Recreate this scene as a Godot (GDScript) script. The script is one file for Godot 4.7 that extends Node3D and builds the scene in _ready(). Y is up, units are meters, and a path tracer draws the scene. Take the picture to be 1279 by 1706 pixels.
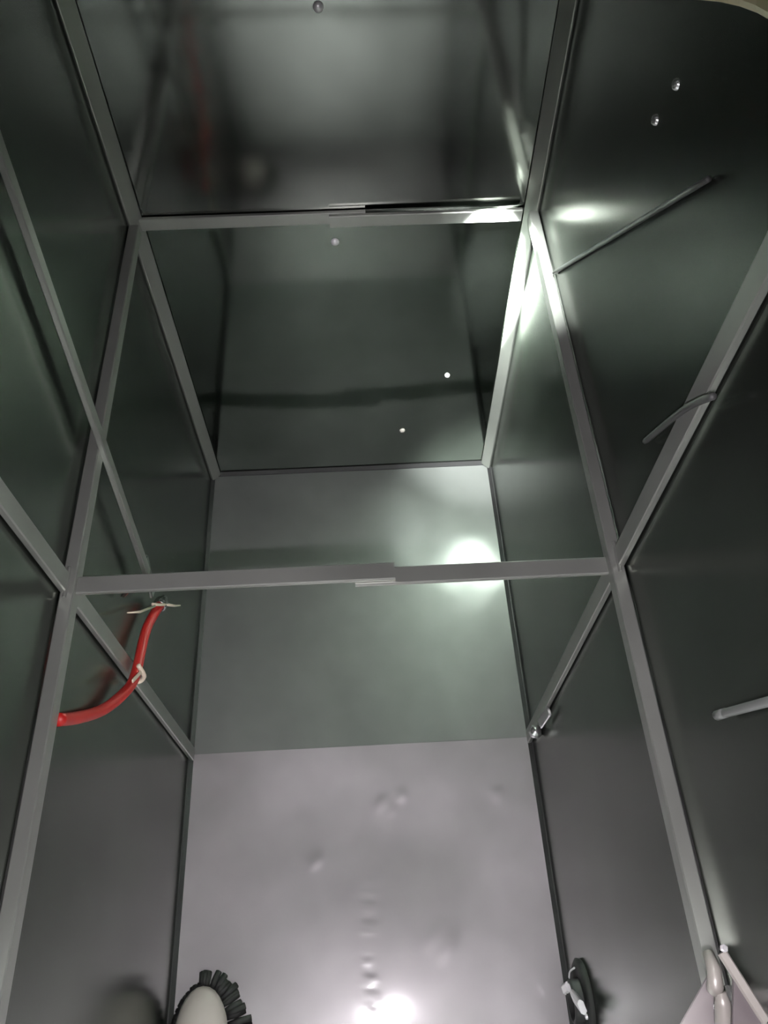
extends Node3D
# Inside of a narrow stainless steel water tank, seen down through its roof manhole.
# x 0..1 left wall to right wall, y up from the floor, far wall at z = -1, near wall at z = 0.933.

const FAR := -1.0
const NEAR := 0.933
const LEVEL := 1.07      # height of the panel joint and of the rails
const ROOF := 2.14
const EYE := Vector3(0.541, 2.328, 0.6725)

var M := {}
var used := {}
var rng := RandomNumberGenerator.new()

func numbered(n: String) -> String:
	if not used.has(n):
		used[n] = 0
		return n
	used[n] += 1
	return "%s_%03d" % [n, used[n]]

func thing(called: String, label: String, category: String, at := Vector3.ZERO, group := "") -> Node3D:
	var o := Node3D.new()
	o.name = numbered(called)
	o.position = at
	add_child(o, true)
	tag(o, label, category, group)
	return o

func tag(o: Node, label: String, category: String, group := "") -> void:
	o.set_meta("label", label)
	o.set_meta("category", category)
	if group != "":
		o.set_meta("group", group)

func obj(called: String, mesh: Mesh, mat: Material, parent: Node) -> MeshInstance3D:
	var o := MeshInstance3D.new()
	o.name = called
	o.mesh = mesh
	o.material_override = mat
	o.cast_shadow = GeometryInstance3D.SHADOW_CASTING_SETTING_ON
	parent.add_child(o, true)
	return o

# ---------- shapes ----------
func quad(st: SurfaceTool, a: Vector3, b: Vector3, c: Vector3, d: Vector3) -> void:
	for p in [a, b, c, a, c, d]:
		st.add_vertex(p)

func start(smooth := false) -> SurfaceTool:
	var st := SurfaceTool.new()
	st.begin(Mesh.PRIMITIVE_TRIANGLES)
	st.set_smooth_group(0 if smooth else -1)
	return st

func done(st: SurfaceTool) -> ArrayMesh:
	st.generate_normals()
	return st.commit()

# extrudes a closed outline (list of Vector2, counter-clockwise in the axes s, t) from a to b
func add_prism(st: SurfaceTool, outline: Array, a: Vector3, b: Vector3, s: Vector3, t: Vector3) -> void:
	var n := outline.size()
	var ca := a
	var cb := b
	for i in n:
		var p: Vector2 = outline[i]
		var q: Vector2 = outline[(i + 1) % n]
		var p3 := s * p.x + t * p.y
		var q3 := s * q.x + t * q.y
		quad(st, a + p3, a + q3, b + q3, b + p3)
		for v in [ca, ca + q3, ca + p3, cb, cb + p3, cb + q3]:
			st.add_vertex(v)

func chamfered(w: float, h: float, c: float) -> Array:
	var x := w / 2
	var y := h / 2
	return [Vector2(x, -y + c), Vector2(x, y - c), Vector2(x - c, y), Vector2(-x + c, y), Vector2(-x, y - c), Vector2(-x, -y + c), Vector2(-x + c, -y), Vector2(x - c, -y)]

# a flat bar from a to b: w wide along side, h thick
func add_bar(st: SurfaceTool, a: Vector3, b: Vector3, w: float, h: float, side: Vector3, c := 0.002) -> void:
	var d := (b - a).normalized()
	var s := (side - d * side.dot(d)).normalized()
	var t := d.cross(s).normalized()
	add_prism(st, chamfered(w, h, c), a, b, s, t)

func bar(a: Vector3, b: Vector3, w: float, h: float, side: Vector3, c := 0.002) -> ArrayMesh:
	var st := start()
	add_bar(st, a, b, w, h, side, c)
	return done(st)

func add_tube(st: SurfaceTool, pts: Array, radii: Array, sides := 12) -> void:
	var rings := []
	var s := Vector3.ZERO
	for i in pts.size():
		var p: Vector3 = pts[i]
		var d: Vector3
		if i == 0: d = pts[1] - p
		elif i == pts.size() - 1: d = p - pts[i - 1]
		else: d = pts[i + 1] - pts[i - 1]
		d = d.normalized()
		if s == Vector3.ZERO:
			s = d.cross(Vector3(0.31, 0.9, 0.2)).normalized()
		s = (s - d * s.dot(d)).normalized()
		var t := d.cross(s)
		var ring := []
		var r: float = radii[i] if radii.size() > 1 else radii[0]
		for k in sides:
			var a := TAU * k / sides
			ring.append(p + (s * cos(a) + t * sin(a)) * r)
		rings.append(ring)
	for i in rings.size() - 1:
		for k in sides:
			var k2 := (k + 1) % sides
			quad(st, rings[i][k], rings[i][k2], rings[i + 1][k2], rings[i + 1][k])
	for k in sides:
		var k2 := (k + 1) % sides
		var last: int = rings.size() - 1
		for v in [pts[0], rings[0][k2], rings[0][k], pts[last], rings[last][k], rings[last][k2]]:
			st.add_vertex(v)

func tube(pts: Array, radii: Array, sides := 12) -> ArrayMesh:
	var st := start(true)
	add_tube(st, pts, radii, sides)
	return done(st)

func smooth_path(pts: Array, steps: int) -> Array:
	var c := Curve3D.new()
	for i in pts.size():
		var a: Vector3 = pts[maxi(i - 1, 0)]
		var b: Vector3 = pts[mini(i + 1, pts.size() - 1)]
		var t := (b - a) / 6
		c.add_point(pts[i], -t, t)
	var out := []
	for k in steps + 1:
		out.append(c.sample_baked(c.get_baked_length() * k / steps, true))
	return out

# profile: list of Vector2(radius, height) turned about axis from base
func lathe(profile: Array, base: Vector3, axis: Vector3, sides := 20, squash := Vector2.ONE) -> ArrayMesh:
	var st := start(true)
	var up := axis.normalized()
	var s := up.cross(Vector3(0.12, 0.3, 0.94)).normalized()
	if absf(up.y) > 0.99: s = Vector3.RIGHT
	var t := up.cross(s)
	for i in profile.size() - 1:
		for k in sides:
			var v := []
			for e in [[i, k], [i, k + 1], [i + 1, k + 1], [i + 1, k]]:
				var a: float = TAU * e[1] / sides
				var p: Vector2 = profile[e[0]]
				v.append(base + up * p.y + (s * cos(a) * squash.x + t * sin(a) * squash.y) * p.x)
			quad(st, v[0], v[1], v[2], v[3])
	return done(st)

func hexbolt(at: Vector3, axis: Vector3, r := 0.009) -> ArrayMesh:
	var st := start()
	var up := axis.normalized()
	var s := up.cross(Vector3(0.2, 0.35, 0.9)).normalized()
	var t := up.cross(s)
	var hex := []
	var shank := []
	for k in 6:
		hex.append(Vector2(cos(TAU * k / 6), sin(TAU * k / 6)) * r)
	for k in 8:
		shank.append(Vector2(cos(TAU * k / 8), sin(TAU * k / 8)) * r * 0.55)
	add_prism(st, hex, at, at + up * r * 0.8, s, t)
	add_prism(st, shank, at + up * r * 0.8, at + up * r * 2.0, s, t)
	return done(st)

# a pressed sheet: corner o, edges u (length w) and v (length h), facing n; relief(x, y) is its height along n
func sheet(o: Vector3, u: Vector3, v: Vector3, w: float, h: float, n: Vector3, relief: Callable, cells := 60, edges := true) -> ArrayMesh:
	var st := start(true)
	var g := []
	for j in cells + 1:
		var row := []
		for i in cells + 1:
			var x := w * i / cells
			var y := h * j / cells
			row.append(o + u * x + v * y + n * relief.call(x, y))
		g.append(row)
	var flip := u.cross(v).dot(n) > 0
	for j in cells:
		for i in cells:
			if flip: quad(st, g[j][i], g[j + 1][i], g[j + 1][i + 1], g[j][i + 1])
			else: quad(st, g[j][i], g[j][i + 1], g[j + 1][i + 1], g[j + 1][i])
	# turned-back edges
	if not edges: return done(st)
	var rim := []
	for i in cells: rim.append(g[0][i])
	for j in cells: rim.append(g[j][cells])
	for i in cells: rim.append(g[cells][cells - i])
	for j in cells: rim.append(g[cells - j][0])
	for k in rim.size():
		var a: Vector3 = rim[k]
		var b: Vector3 = rim[(k + 1) % rim.size()]
		if flip: quad(st, a, b, b - n * 0.008, a - n * 0.008)
		else: quad(st, b, a, a - n * 0.008, b - n * 0.008)
	return done(st)

func box_mesh(size: Vector3) -> BoxMesh:
	var b := BoxMesh.new()
	b.size = size
	return b

# ---------- materials ----------
func noise_tex(freq: float, seed_: int, lo: float, hi: float, size := 512, normal := false, octaves := 4) -> NoiseTexture2D:
	var n := FastNoiseLite.new()
	n.seed = seed_
	n.frequency = freq
	n.fractal_octaves = octaves
	var t := NoiseTexture2D.new()
	t.width = size
	t.height = size
	t.seamless = true
	t.noise = n
	if normal:
		t.as_normal_map = true
		t.bump_strength = 4.0
	else:
		var g := Gradient.new()
		g.set_color(0, Color(lo, lo, lo))
		g.set_color(1, Color(hi, hi, hi))
		t.color_ramp = g
	return t

func steel(color: Color, metal: float, rough: float, textured := true) -> StandardMaterial3D:
	var m := StandardMaterial3D.new()
	m.albedo_color = color
	m.metallic = metal
	m.roughness = rough
	m.metallic_specular = 0.5
	if textured:
		m.uv1_triplanar = true
		m.uv1_world_triplanar = true
		m.uv1_scale = Vector3(0.7, 0.7, 0.7)
		m.albedo_texture = M.smudge
		m.roughness_texture = M.rough
	return m

func plain(color: Color, rough := 0.5, metal := 0.0) -> StandardMaterial3D:
	var m := StandardMaterial3D.new()
	m.albedo_color = color
	m.roughness = rough
	m.metallic = metal
	return m

func make_materials() -> void:
	M.smudge = noise_tex(0.006, 4, 0.86, 1.0)
	M.rough = noise_tex(0.01, 9, 0.9, 1.0)
	M.floor = steel(Color(0.66, 0.645, 0.65), 0.6, 0.5)
	M.floor.clearcoat_enabled = true
	M.floor.clearcoat = 1.0
	M.floor.clearcoat_roughness = 0.13
	M.wall = steel(Color(0.375, 0.40, 0.37), 0.9, 0.25)
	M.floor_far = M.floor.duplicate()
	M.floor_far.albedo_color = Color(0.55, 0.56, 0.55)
	M.glint = plain(Color(0.9, 0.9, 0.9), 0.2, 0.9)
	M.wall_far = steel(Color(0.39, 0.42, 0.39), 1.0, 0.09)
	M.wall_near = steel(Color(0.70, 0.70, 0.70), 0.3, 0.5)
	M.dull = plain(Color(0.2, 0.205, 0.2), 0.6)
	M.grey = plain(Color(0.42, 0.43, 0.42), 0.45, 0.3)
	M.glint_paint = plain(Color(0.95, 0.95, 0.95), 0.25, 0.3)  # near-white paint standing in for torch glints on studs and drain metal
	M.pale = plain(Color(0.62, 0.60, 0.575), 0.35, 0.2)
	M.slab = plain(Color(0.3, 0.31, 0.3), 0.6)
	M.bar = steel(Color(0.625, 0.635, 0.61), 0.65, 0.32)
	M.seal = plain(Color(0.13, 0.13, 0.13), 0.6)
	M.shiny = plain(Color(0.85, 0.85, 0.85), 0.15, 1.0)
	M.red = plain(Color(0.62, 0.09, 0.075), 0.5)
	M.tie = plain(Color(0.86, 0.80, 0.72), 0.4)
	M.cream = plain(Color(0.95, 0.91, 0.76), 0.55)
	M.white = plain(Color(0.72, 0.70, 0.665), 0.35)
	M.black = plain(Color(0.045, 0.04, 0.04), 0.7)
	M.plate = plain(Color(0.48, 0.45, 0.455), 0.4, 0.3)

# ---------- scene ----------
func _ready() -> void:
	rng.seed = 7
	var cam := Camera3D.new()
	cam.name = "camera"
	cam.fov = 65.68
	cam.near = 0.02
	cam.far = 50
	add_child(cam)
	cam.position = EYE
	cam.rotation = Vector3(deg_to_rad(-57.539), deg_to_rad(-2.571), deg_to_rad(-0.398))
	cam.current = true

	var we := WorldEnvironment.new()
	we.name = "world_environment"
	var env := Environment.new()
	env.background_mode = Environment.BG_COLOR
	env.background_color = Color(0.16, 0.18, 0.15)
	env.background_energy_multiplier = 1.0
	env.tonemap_mode = Environment.TONE_MAPPER_LINEAR
	env.tonemap_exposure = 1.0
	env.sdfgi_enabled = true
	env.ssao_enabled = true
	env.ssil_enabled = true
	we.environment = env
	add_child(we)

	make_materials()
	phone(cam)
	lamp(Vector3(0.70, 2.08, -0.30), Vector3(0.97, 0.50, -1), 12, 26.0, "unseen fill lamp added under the roof, aimed down at the far right corner")
	lamp(Vector3(0.85, 2.08, -0.37), Vector3(0.893, 0.83, -1), 4.4, 17000.0, "unseen fill lamp added under the roof, its narrow beam on the far wall")
	lamp(Vector3(0.25, 2.08, -0.35), Vector3(0.34, 0.66, NEAR), 13, 24.0, "unseen fill lamp added under the roof near the left wall, aimed at the near wall")
	lamp(Vector3(0.6, 2.08, -0.35), Vector3(0.68, 0.68, NEAR), 14, 28.0, "unseen fill lamp added under the roof in mid tank, aimed at the near wall")
	shell()
	rails()
	fittings()

# the phone that lights the tank
func phone(cam: Camera3D) -> void:
	var r := cam.transform.basis
	var root := thing("phone", "black phone held over the open manhole with its torch lit", "phone", EYE)
	root.basis = r
	var body := obj("body", box_mesh(Vector3(0.075, 0.155, 0.008)), M.black, root)
	body.position = Vector3(0, -0.06, 0.012)
	var glow := StandardMaterial3D.new()
	glow.albedo_color = Color(1, 1, 1)
	glow.emission_enabled = true
	glow.emission = Color(1, 0.97, 1)
	glow.emission_energy_multiplier = 4.0
	var lens := obj("torch_lens", lathe([Vector2(0.0, 0.002), Vector2(0.005, 0.0015), Vector2(0.006, 0.0)], Vector3(0.02, -0.075, 0.008), Vector3(0, 0, -1), 16), glow, root)
	lens.set_meta("label", "lit torch lens")
	var sp := SpotLight3D.new()
	sp.name = "torch_light"
	root.add_child(sp)
	sp.position = Vector3(0.02, -0.075, 0.004)
	sp.rotation.x = deg_to_rad(-12)
	sp.light_color = Color(1.0, 0.97, 1.0)
	sp.light_energy = 2.5
	sp.light_size = 0.012
	sp.spot_angle = 55
	sp.spot_angle_attenuation = 1.0
	sp.spot_attenuation = 2.0
	sp.spot_range = 12
	sp.shadow_enabled = true

# unseen fill lamps added under the roof to brighten post, glare and near wall
func lamp(at: Vector3, target: Vector3, cone: float, energy: float, label: String) -> void:
	var aim := (target - at).normalized()
	var root := thing("added_fill_lamp", label, "lamp", at)
	obj("shade", lathe([Vector2(0.0, -0.05), Vector2(0.018, -0.05), Vector2(0.022, -0.03), Vector2(0.034, 0.012), Vector2(0.031, 0.012), Vector2(0.018, -0.03)], Vector3.ZERO, aim), M.black, root)
	obj("hook", tube([-aim * 0.045, Vector3(0, ROOF - at.y, 0)], [0.003], 8), M.bar, root)
	var glow := StandardMaterial3D.new()
	glow.emission_enabled = true
	glow.emission = Color(0.98, 1.0, 0.99)
	glow.emission_energy_multiplier = 4.0
	obj("bulb", lathe([Vector2(0, 0.0), Vector2(0.016, 0.0), Vector2(0.012, 0.006), Vector2(0, 0.008)], Vector3.ZERO, aim), glow, root)
	var sp := SpotLight3D.new()
	sp.name = "added_fill_light"
	root.add_child(sp)
	sp.position = aim * 0.02
	sp.basis = Basis.looking_at(aim, Vector3.RIGHT)
	sp.light_color = Color(0.98, 1.0, 0.99)
	sp.light_energy = energy
	sp.light_size = 0.02
	sp.spot_angle = cone
	sp.spot_angle_attenuation = 1.0
	sp.spot_attenuation = 2.0
	sp.spot_range = 12
	sp.shadow_enabled = true

func slab(called: String, at: Vector3, size: Vector3, parent: Node = self) -> MeshInstance3D:
	var o := obj(called, box_mesh(size), M.slab, parent)
	o.position = at
	if parent == self: o.set_meta("kind", "structure")
	return o

func sub(called: String, mesh: Mesh, mat: Material, parent: MeshInstance3D) -> MeshInstance3D:
	var o := obj(called, mesh, mat, parent)
	o.position = -parent.position
	return o

func shell() -> void:
	var wav := FastNoiseLite.new()
	wav.seed = 21
	wav.frequency = 1.6
	wav.fractal_octaves = 2
	var zm := (FAR + NEAR) / 2
	var zl := NEAR - FAR
	var T := 0.05
	var B := 0.008   # the sheets stand this far before the slabs
	# floor: two sheets that sag a little between their edges
	var fl := slab("floor", Vector3(0.5, -T / 2 - 0.04, zm), Vector3(1.2, T, zl + 0.2))
	var k := 0
	var dents := [Vector3(0.356, 0.30, 0.035), Vector3(0.56, 0.17, 0.04), Vector3(0.60, 0.14, 0.03), Vector3(0.87, 0.15, 0.035), Vector3(0.69, 0.52, 0.06)]
	for z0 in [FAR, 0.0]:
		var w := 1.0
		var h: float = 1.0 if k == 0 else NEAR
		var f := func(x: float, y: float) -> float:
			var u := 2 * x / w - 1
			var v := 2 * y / h - 1
			var dish := -0.024 * (1 - u * u) * (1 - v * v)
			if k == 1:
				dish = -0.012 * (1 - u * u) * sin(TAU * y / 0.85) if y < 0.85 else 0.0   # dents and a row of ripples in the nearer sheet
				for d: Vector3 in dents:
					var q: float = Vector2(x - d.x, y - d.y).length() / d.z
					if q < 1: dish += 0.0024 * pow(1 - q * q, 2) * (0.6 + 0.4 * sin(x * 90 + y * 60))
				var a := clampf(1 - absf(x - 0.51 - 0.01 * sin(y * 9)) / 0.028, 0, 1) * smoothstep(0.3, 0.45, y)
				dish += 0.0016 * wav.get_noise_2d(x * 3, y * 22) * a
			return dish + 0.0008 * wav.get_noise_2d(x * 2.5 + k * 7, y * 2.5)
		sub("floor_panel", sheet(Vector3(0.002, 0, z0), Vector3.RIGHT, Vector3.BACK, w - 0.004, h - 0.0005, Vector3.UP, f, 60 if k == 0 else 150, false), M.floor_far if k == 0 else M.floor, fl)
		k += 1
	# walls
	var flat := func(x: float, y: float) -> float:
		return 0.0007 * wav.get_noise_2d(x * 0.8 + 3 * k, y * 0.8)
	var wf := slab("wall_far", Vector3(0.5, ROOF / 2, FAR - B - T / 2), Vector3(1.2, ROOF, T))
	var upper := M.wall_far.duplicate() as StandardMaterial3D
	upper.roughness = 0.11
	upper.albedo_color = Color(0.435, 0.445, 0.43)
	for j in 2:
		k += 1
		sub("panel", sheet(Vector3(0.001, LEVEL * j + 0.001, FAR), Vector3.RIGHT, Vector3.UP, 0.998, LEVEL - 0.002, Vector3.BACK, flat), M.wall_far if j == 0 else upper, wf)
	var wl := slab("wall_left", Vector3(-B - T / 2, ROOF / 2, zm), Vector3(T, ROOF, zl))
	var wr := slab("wall_right", Vector3(1 + B + T / 2, ROOF / 2, zm), Vector3(T, ROOF, zl))
	for j in 2:
		for i in 2:
			k += 1
			var z0: float = FAR if i == 0 else 0.0
			var h: float = 1.0 if i == 0 else NEAR
			sub("panel", sheet(Vector3(0, LEVEL * j + 0.001, z0 + 0.001), Vector3.BACK, Vector3.UP, h - 0.002, LEVEL - 0.002, Vector3.RIGHT, flat), M.wall, wl)
			sub("panel", sheet(Vector3(1, LEVEL * j + 0.001, z0 + 0.001), Vector3.BACK, Vector3.UP, h - 0.002, LEVEL - 0.002, Vector3.LEFT, flat), M.wall, wr)
	var wn := slab("wall_near", Vector3(0.5, ROOF / 2, NEAR + B + T / 2), Vector3(1.2, ROOF, T))
	var pressed := func(x: float, y: float) -> float:
		var d := minf(minf(x, 0.998 - x), minf(y, LEVEL - 0.002 - y))
		return 0.018 * smoothstep(0.035, 0.075, d)
	for j in 2:
		sub("panel", sheet(Vector3(0.001, LEVEL * j + 0.001, NEAR), Vector3.RIGHT, Vector3.UP, 0.998, LEVEL - 0.002, Vector3.FORWARD, pressed, 90), M.wall_near, wn)
	# dark sealed joints round the floor
	var c := 0.011
	var n := 1
	for e in [[Vector3(0, 0, FAR), Vector3(0, 0, NEAR), Vector3.RIGHT], [Vector3(1, 0, FAR), Vector3(1, 0, NEAR), Vector3.LEFT], [Vector3(0, 0, FAR), Vector3(1, 0, FAR), Vector3.BACK], [Vector3(0, 0, NEAR), Vector3(1, 0, NEAR), Vector3.FORWARD]]:
		var o := obj("trim_%d" % n, bar(e[0] + (e[2] + Vector3.UP) * c * 0.3, e[1] + (e[2] + Vector3.UP) * c * 0.3, c * 1.8, c, e[2] - Vector3.UP, 0.003), M.seal, self)
		o.set_meta("kind", "structure")
		n += 1
	# roof round the manhole
	var x0 := 0.32
	var x1 := 0.704
	var z0 := 0.248
	var z1 := 0.87
	var ce := slab("ceiling", Vector3(x0 / 2 - 0.05, ROOF + 0.01, zm), Vector3(x0 + 0.1, 0.02, zl + 0.2))
	for b in [[Vector3((1.2 + x1) / 2, ROOF + 0.01, zm), Vector3(1.0 - x1, 0.02, zl + 0.2)], [Vector3((x0 + x1) / 2, ROOF + 0.01, (FAR - 0.14 + z0) / 2), Vector3(x1 - x0 + 0.16, 0.02, z0 - FAR + 0.06)], [Vector3((x0 + x1) / 2, ROOF + 0.01, (z1 + NEAR + 0.1) / 2), Vector3(x1 - x0, 0.02, NEAR + 0.1 - z1)]]:
		var o := slab("roof_sheet", b[0] - ce.position, b[1], ce)
		o.material_override = M.wall
	ce.material_override = M.wall
	# cream collar: a rounded ring that lines the opening
	var st := start()
	var ring := []
	var rr := 0.034
	for q in 4:
		var cx: float = [x1 - rr, x0 + rr, x0 + rr, x1 - rr][q]
		var cz: float = [z1 - rr, z1 - rr, z0 + rr, z0 + rr][q]
		for a in 7:
			var an := PI / 2 * (q + a / 6.0)
			ring.append([Vector3(cx, 0, cz), Vector3(cos(an), 0, sin(an))])
	var prof := [Vector2(rr + 0.001, ROOF - 0.001), Vector2(rr - 0.004, ROOF + 0.004), Vector2(rr - 0.004, ROOF + 0.026), Vector2(rr, ROOF + 0.03), Vector2(rr + 0.09, ROOF + 0.03), Vector2(rr + 0.09, ROOF + 0.02)]
	for i in ring.size():
		var a = ring[i]
		var b = ring[(i + 1) % ring.size()]
		for p in prof.size() - 1:
			var v := []
			for e in [[a, p], [b, p], [b, p + 1], [a, p + 1]]:
				var pr: Vector2 = prof[e[1]]
				var at: Vector3 = e[0][0] + e[0][1] * pr.x - Vector3(0.52, 0, 0.56)
				v.append(at.rotated(Vector3.UP, -0.14) + Vector3(0.52, pr.y, 0.56))
			quad(st, v[3], v[2], v[1], v[0])
	tag(obj("manhole_collar", done(st), M.cream, self), "cream rounded corner of the roof manhole collar at the upper right edge", "collar")

func rails() -> void:
	var g := "steel rails at the panel joint"
	# tie across the middle, two flats spliced
	var t := thing("tie_bar", "flat steel tie bar spanning the tank from post to post, spliced in its middle", "bar", Vector3(0.5, LEVEL, 0), "")
	obj("flat", bar(Vector3(-0.488, 0, 0), Vector3(0.09, 0, 0), 0.034, 0.010, Vector3.BACK), M.bar, t)
	obj("flat", bar(Vector3(0.018, -0.0101, 0.004), Vector3(0.488, -0.0101, 0.004), 0.034, 0.010, Vector3.BACK), M.bar, t)
	for x in [-0.488, 0.488]:
		obj("end_plate", bar(Vector3(x, -0.005, -0.03), Vector3(x, -0.005, 0.03), 0.05, 0.006, Vector3.UP), M.bar, t)
	t = thing("rail", "level rail across the far wall, spliced at its middle", "rail", Vector3(0.5, LEVEL, FAR), g)
	obj("flat", bar(Vector3(-0.48, 0, 0.008), Vector3(0.075, 0, 0.008), 0.033, 0.012, Vector3.UP), M.bar, t)
	obj("flat", bar(Vector3(-0.014, -0.001, 0.0205), Vector3(0.46, -0.001, 0.0205), 0.033, 0.012, Vector3.UP), M.bar, t)
	t = thing("rail", "long level rail along the left wall, passing above the red hose", "rail", Vector3(0.014, LEVEL, 0), g)
	obj("flat", bar(Vector3(0, 0, FAR + 0.03), Vector3(0, 0, NEAR - 0.03), 0.024, 0.03, Vector3.RIGHT), M.bar, t)
	t = thing("rail", "long level rail along the right wall, ending at the bolted bracket", "rail", Vector3(0.986, LEVEL, 0), g)
	obj("flat", bar(Vector3(0, 0, FAR + 0.03), Vector3(0, 0, 0.66), 0.024, 0.03, Vector3.RIGHT), M.bar, t)
	g = "upright steel posts"
	var defs := [
		[Vector3(0.015, 0, FAR + 0.015), Vector3(1, 0, -1), "upright post in the far left corner, its face dim"],
		[Vector3(0.985, 0, FAR + 0.015), Vector3(1, 0, 1), "brightly lit upright post in the far right corner"],
		[Vector3(0.008, 0, 0.0), Vector3(0, 0, 1), "upright post on the left wall with the red hose tied to it"],
		[Vector3(0.992, 0, 0.0), Vector3(0, 0, 1), "upright post on the right wall with a glinting clip at its foot"]]
	for d in defs:
		t = thing("post", d[2], "post", d[0], g)
		obj("flat", bar(Vector3(0, 0.004, 0), Vector3(0, ROOF - 0.004, 0), 0.038, 0.012, d[1]), M.bar, t)

func off(o: MeshInstance3D) -> MeshInstance3D:
	o.position = -(o.get_parent() as Node3D).position
	return o

func fittings() -> void:
	var t: Node3D
	# red hose and what holds it
	var pts := smooth_path([Vector3(0.03, 0.565, -0.21), Vector3(0.024, 0.635, -0.11), Vector3(0.029, 0.69, 0.02), Vector3(0.026, 0.735, 0.075), Vector3(0.016, 0.82, 0.14), Vector3(0.016, 0.94, 0.195), Vector3(0.024, 1.05, 0.235)], 40)
	t = thing("hose", "red hose bent beneath the left rail, tied to the post with pale ties", "hose", Vector3(0.029, 0.69, 0.02))
	off(obj("hose_body", tube(pts, [0.0112], 14), M.red, t))
	var dir: Vector3 = (pts[1] - pts[0]).normalized()
	var cup := off(obj("coupling", lathe([Vector2(0, -0.03), Vector2(0.009, -0.03), Vector2(0.011, -0.01), Vector2(0.017, -0.008), Vector2(0.017, 0.012), Vector2(0.0135, 0.014)], pts[0], dir), M.shiny, t))
	cup.set_meta("label", "bright metal hose coupling")
	var ct := off(obj("cable_tie", tube(smooth_path([Vector3(0.042, 0.72, 0.012), Vector3(0.045, 0.68, 0.02), Vector3(0.03, 0.662, 0.026), Vector3(0.016, 0.68, 0.03)], 12), [0.005], 8), M.tie, t))
	ct.set_meta("label", "pale cable tie round the hose and the post")
	obj("tail", bar(Vector3(0.044, 0.70, 0.018), Vector3(0.048, 0.765, 0.064), 0.009, 0.003, Vector3(0, 1, -1)), M.tie, ct)
	ct = off(obj("cable_tie", tube(smooth_path([Vector3(0.042, 0.56, -0.21), Vector3(0.044, 0.61, -0.185), Vector3(0.034, 0.645, -0.17)], 10), [0.0035], 8), M.tie, t))
	ct.set_meta("label", "pale cable tie with two spread tails at the upper end")
	obj("tail", tube([Vector3(0.044, 0.57, -0.205), Vector3(0.04, 0.47, -0.25), Vector3(0.035, 0.40, -0.285)], [0.004, 0.003, 0.002], 6), M.tie, ct)
	obj("tail", tube([Vector3(0.04, 0.645, -0.165), Vector3(0.034, 0.73, -0.11), Vector3(0.03, 0.80, -0.075)], [0.003, 0.003, 0.0015], 6), M.tie, ct)
	t = thing("clip", "tiny bright clip on the left wall under the tie bar, beside the hose end", "clip", Vector3(0.02, 0.80, -0.12))
	off(obj("jaw", bar(Vector3(0.03, 0.812, -0.124), Vector3(0.03, 0.775, -0.137), 0.01, 0.006, Vector3.RIGHT), M.shiny, t))
	off(obj("jaw", bar(Vector3(0.03, 0.812, -0.124), Vector3(0.012, 0.79, -0.12), 0.01, 0.006, Vector3.RIGHT), M.shiny, t))
	t = thing("brace", "slanted grey brace on the left wall running down to the red hose", "brace", Vector3(0.03, 0.731, -0.23))
	off(obj("flat", bar(Vector3(0.03, 2.10, -0.53), Vector3(0.03, 0.70, -0.223), 0.026, 0.012, Vector3.BACK), M.bar, t))
	off(obj("end_lug", bar(Vector3(0.03, 0.73, -0.245), Vector3(0.03, 0.64, -0.20), 0.034, 0.008, Vector3.BACK), M.shiny, t))
	# right wall
	t = thing("rod", "short blunt pale rod leaning on the right wall near the right edge", "rod", Vector3(0.982, 1.34, 0.37))
	off(obj("shaft", tube([Vector3(0.984, 1.325, 0.367), Vector3(0.984, 1.33, 0.368), Vector3(0.986, 1.62, 0.43)], [0.0045, 0.006, 0.006], 10), M.grey, t))
	off(obj("cap", tube([Vector3(0.984, 1.32, 0.366), Vector3(0.984, 1.345, 0.371)], [0.0066], 10), M.grey, t))
	t = thing("cable", "short faint grey cable running over the right wall post at mid height", "cable", Vector3(0.99, 1.33, -0.075))
	off(obj("cable_body", tube(smooth_path([Vector3(0.99, 1.326, -0.075), Vector3(0.985, 1.42, -0.035), Vector3(0.978, 1.51, 0.008), Vector3(0.975, 1.58, 0.05)], 14), [0.005], 8), M.dull, t))
	t = thing("cable", "long faint grey cable on the right wall beside the bright corner post", "cable", Vector3(0.99, 1.14, -0.69))
	off(obj("cable_body", tube(smooth_path([Vector3(0.994, 1.10, -0.73), Vector3(0.994, 1.30, -0.555), Vector3(0.994, 1.5, -0.38), Vector3(0.994, 1.706, -0.2)], 14), [0.0045], 8), M.dull, t))
	t = thing("clip", "glinting crumpled clip at the foot of the right wall post", "clip", Vector3(0.98, 0.17, 0.03))
	off(obj("tongue", bar(Vector3(0.984, 0.36, 0.04), Vector3(0.982, 0.24, 0.036), 0.026, 0.006, Vector3(0.2, 0, 1)), M.shiny, t))
	off(obj("foot", lathe([Vector2(0, 0.02), Vector2(0.013, 0.017), Vector2(0.018, 0.004), Vector2(0.02, -0.012), Vector2(0, -0.014)], Vector3(0.980, 0.17, 0.036), Vector3(-0.4, 1, 0.4), 7), M.glint, t))
	drain()
	bracket()
	brush()
	var g := "small studs on the far wall"
	for d in [[Vector3(0.68, 0.207, FAR), 0.007, "white oval stud low on the far wall"], [Vector3(0.816, 0.473, FAR), 0.006, "faint stud painted pale for a glint at mid height of the far wall, near its bright post"], [Vector3(0.496, 0.991, FAR), 0.008, "stud painted pale for a glint just below the middle of the far rail"], [Vector3(0.494, 1.549, FAR), 0.008, "stud painted pale for a glint high on the far wall at the top edge"]]:
		tag(obj(numbered("stud"), lathe([Vector2(d[1] * 1.4, -0.002), Vector2(d[1] * 1.3, 0.003), Vector2(d[1], 0.006), Vector2(0, 0.009)], d[0], Vector3.BACK, 14), M.white if d[1] == 0.007 else M.glint_paint, self), d[2], "stud", g)  # glints are painted near-white, except on the white oval stud

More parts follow.
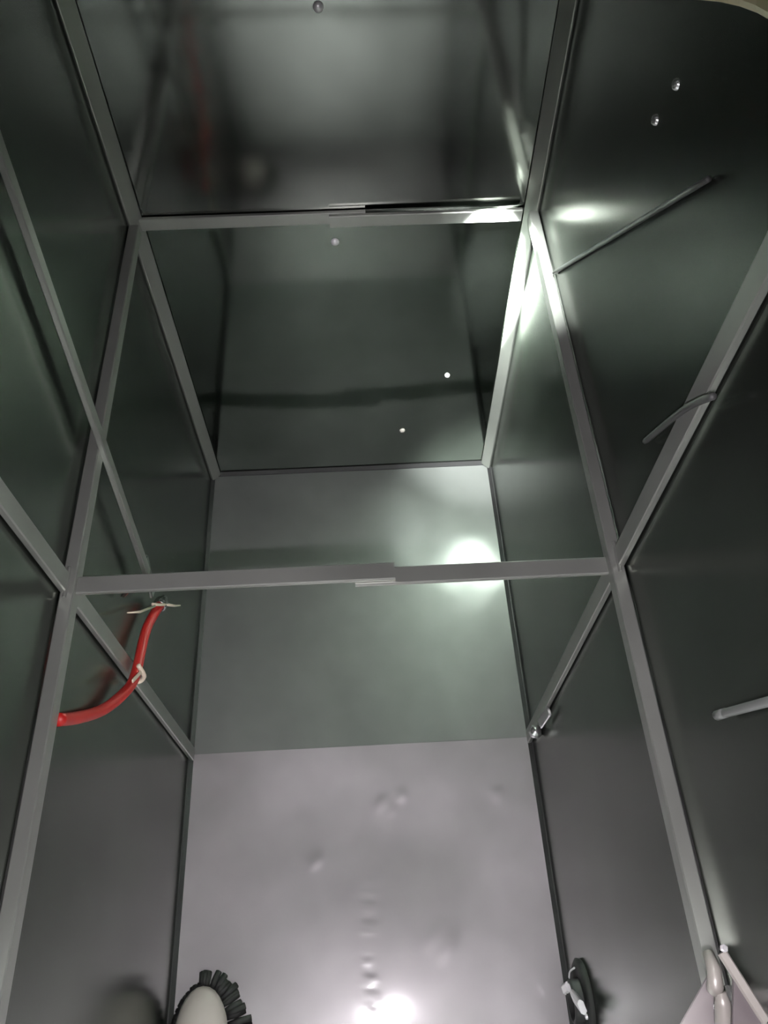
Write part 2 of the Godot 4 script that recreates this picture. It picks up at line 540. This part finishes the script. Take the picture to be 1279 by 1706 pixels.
	g = "small studs added for glints on the right wall"
	for d in [[Vector3(1, 1.717, -0.396), "upper of two studs added for a glint on the dark upper right wall"], [Vector3(1, 1.644, -0.431), "lower, fainter of two studs added for a glint on the dark upper right wall"]]:
		tag(obj(numbered("stud"), lathe([Vector2(0.009, -0.002), Vector2(0.008, 0.003), Vector2(0.006, 0.006), Vector2(0, 0.008)], d[0], Vector3.LEFT, 14), M.glint, self), d[1], "stud", g)  # studs added to give this wall its two glints

func drain() -> void:
	var at := Vector3(1.0, 0.17, 0.665)
	var t := thing("drain_fitting", "dark round drain fitting with metal painted pale for glints low on the right wall", "drain fitting", at)
	obj("gasket", lathe([Vector2(0.085, -0.002), Vector2(0.088, 0.008), Vector2(0.08, 0.013), Vector2(0.05, 0.013), Vector2(0.046, 0.002)], Vector3.ZERO, Vector3.LEFT, 28), M.black, t)
	obj("nipple", lathe([Vector2(0.046, 0.0), Vector2(0.046, 0.03), Vector2(0.043, 0.034), Vector2(0.037, 0.034), Vector2(0.036, 0.0), Vector2(0.0, 0.0)], Vector3.ZERO, Vector3.LEFT, 22), M.seal, t)
	obj("lug", bar(Vector3(-0.03, 0.03, -0.01), Vector3(-0.034, 0.115, 0.012), 0.03, 0.014, Vector3(0.3, 0, 1), 0.005), M.glint_paint, t)  # lugs, screw and wire painted near-white in place of glints
	obj("lug", bar(Vector3(-0.034, -0.06, -0.025), Vector3(-0.034, -0.005, -0.03), 0.022, 0.01, Vector3(0.2, 0, 1), 0.004), M.glint_paint, t)
	obj("screw", lathe([Vector2(0.006, 0.0), Vector2(0.006, 0.004), Vector2(0, 0.006)], Vector3(-0.014, 0.06, 0.03), Vector3.LEFT, 10), M.glint_paint, t)
	obj("wire", tube(smooth_path([Vector3(-0.02, 0.03, -0.066), Vector3(-0.02, -0.03, -0.06), Vector3(-0.02, -0.045, -0.045), Vector3(-0.02, 0.0, -0.036)], 12), [0.0022], 6), M.glint_paint, t)

func tri_plate(a: Vector3, b: Vector3, c: Vector3, thick: float) -> ArrayMesh:
	var st := start()
	var n := (b - a).cross(c - a).normalized() * thick / 2
	for v in [a + n, c + n, b + n, a - n, b - n, c - n]: st.add_vertex(v)
	for e in [[a, b], [b, c], [c, a]]:
		quad(st, e[0] - n, e[0] + n, e[1] + n, e[1] - n)
	return done(st)

func bracket() -> void:
	var t := thing("bracket", "pale bolted bracket with gusset plates at the end of the right rail", "bracket", Vector3(0.98, 1.1, 0.68))
	off(obj("gusset_plate", tri_plate(Vector3(0.980, 1.095, 0.64), Vector3(0.890, 1.09, 0.735), Vector3(0.985, 1.09, 0.76), 0.006), M.plate, t))
	off(obj("gusset_plate", tri_plate(Vector3(0.958, 1.22, 0.655), Vector3(0.935, 1.21, 0.74), Vector3(0.99, 1.21, 0.72), 0.005), M.plate, t))
	off(obj("sleeve", tube([Vector3(0.955, 1.165, 0.625), Vector3(0.952, 1.18, 0.645), Vector3(0.949, 1.18, 0.662), Vector3(0.947, 1.175, 0.667)], [0.007, 0.009, 0.010, 0.009], 12), M.pale, t))
	off(obj("sleeve", tube([Vector3(0.953, 1.18, 0.668), Vector3(0.955, 1.175, 0.68), Vector3(0.955, 1.165, 0.70), Vector3(0.955, 1.15, 0.76)], [0.007, 0.010, 0.0115, 0.012], 12), M.pale, t))
	off(obj("strap", bar(Vector3(0.945, 1.24, 0.628), Vector3(0.978, 1.235, 0.70), 0.012, 0.006, Vector3.RIGHT), M.pale, t))
	off(obj("strap", bar(Vector3(0.962, 1.215, 0.660), Vector3(0.992, 1.21, 0.72), 0.010, 0.006, Vector3.RIGHT), M.pale, t))
	for p in [Vector3(0.970, 1.112, 0.664), Vector3(0.968, 1.112, 0.684), Vector3(0.948, 1.24, 0.624)]:
		off(obj("bolt", hexbolt(p, Vector3(-0.2, 1, 0), 0.0048), M.glint, t))

func brush() -> void:
	var c := Vector3(0.088, 0.03, 0.70)
	var t := thing("scrub_brush", "scrub brush with pale domed back and black bristles on the tank floor", "brush", c)
	obj("back", lathe([Vector2(1.0, 0.0), Vector2(1.0, 0.008), Vector2(0.92, 0.02), Vector2(0.7, 0.034), Vector2(0.4, 0.042), Vector2(0.0, 0.045)], Vector3.ZERO, Vector3.UP, 28, Vector2(0.066, 0.115)), M.white, t)
	obj("block", lathe([Vector2(0.0, -0.012), Vector2(0.97, -0.012), Vector2(1.0, -0.006), Vector2(1.0, 0.0)], Vector3.ZERO, Vector3.UP, 28, Vector2(0.065, 0.114)), M.plate, t)
	for k in 64:
		var a := TAU * k / 64 + rng.randf_range(-0.03, 0.03)
		var e := Vector3(cos(a) * 0.059, -0.012, sin(a) * 0.106)
		var out := Vector3(cos(a) * 1.0, 0, sin(a) * 0.7)
		var len := rng.randf_range(0.05, 0.066) * (1.0 if cos(a) > -0.1 else 0.32)
		if k == 50: len *= 0.3
		var tip := e + out * len
		tip.y = -0.026 + rng.randf_range(0.0, 0.012)
		obj("bristle_tuft", tube([e, (e + tip) / 2 + Vector3(0, 0.006, 0), tip], [0.005, 0.0085, 0.008], 6), M.black, t)
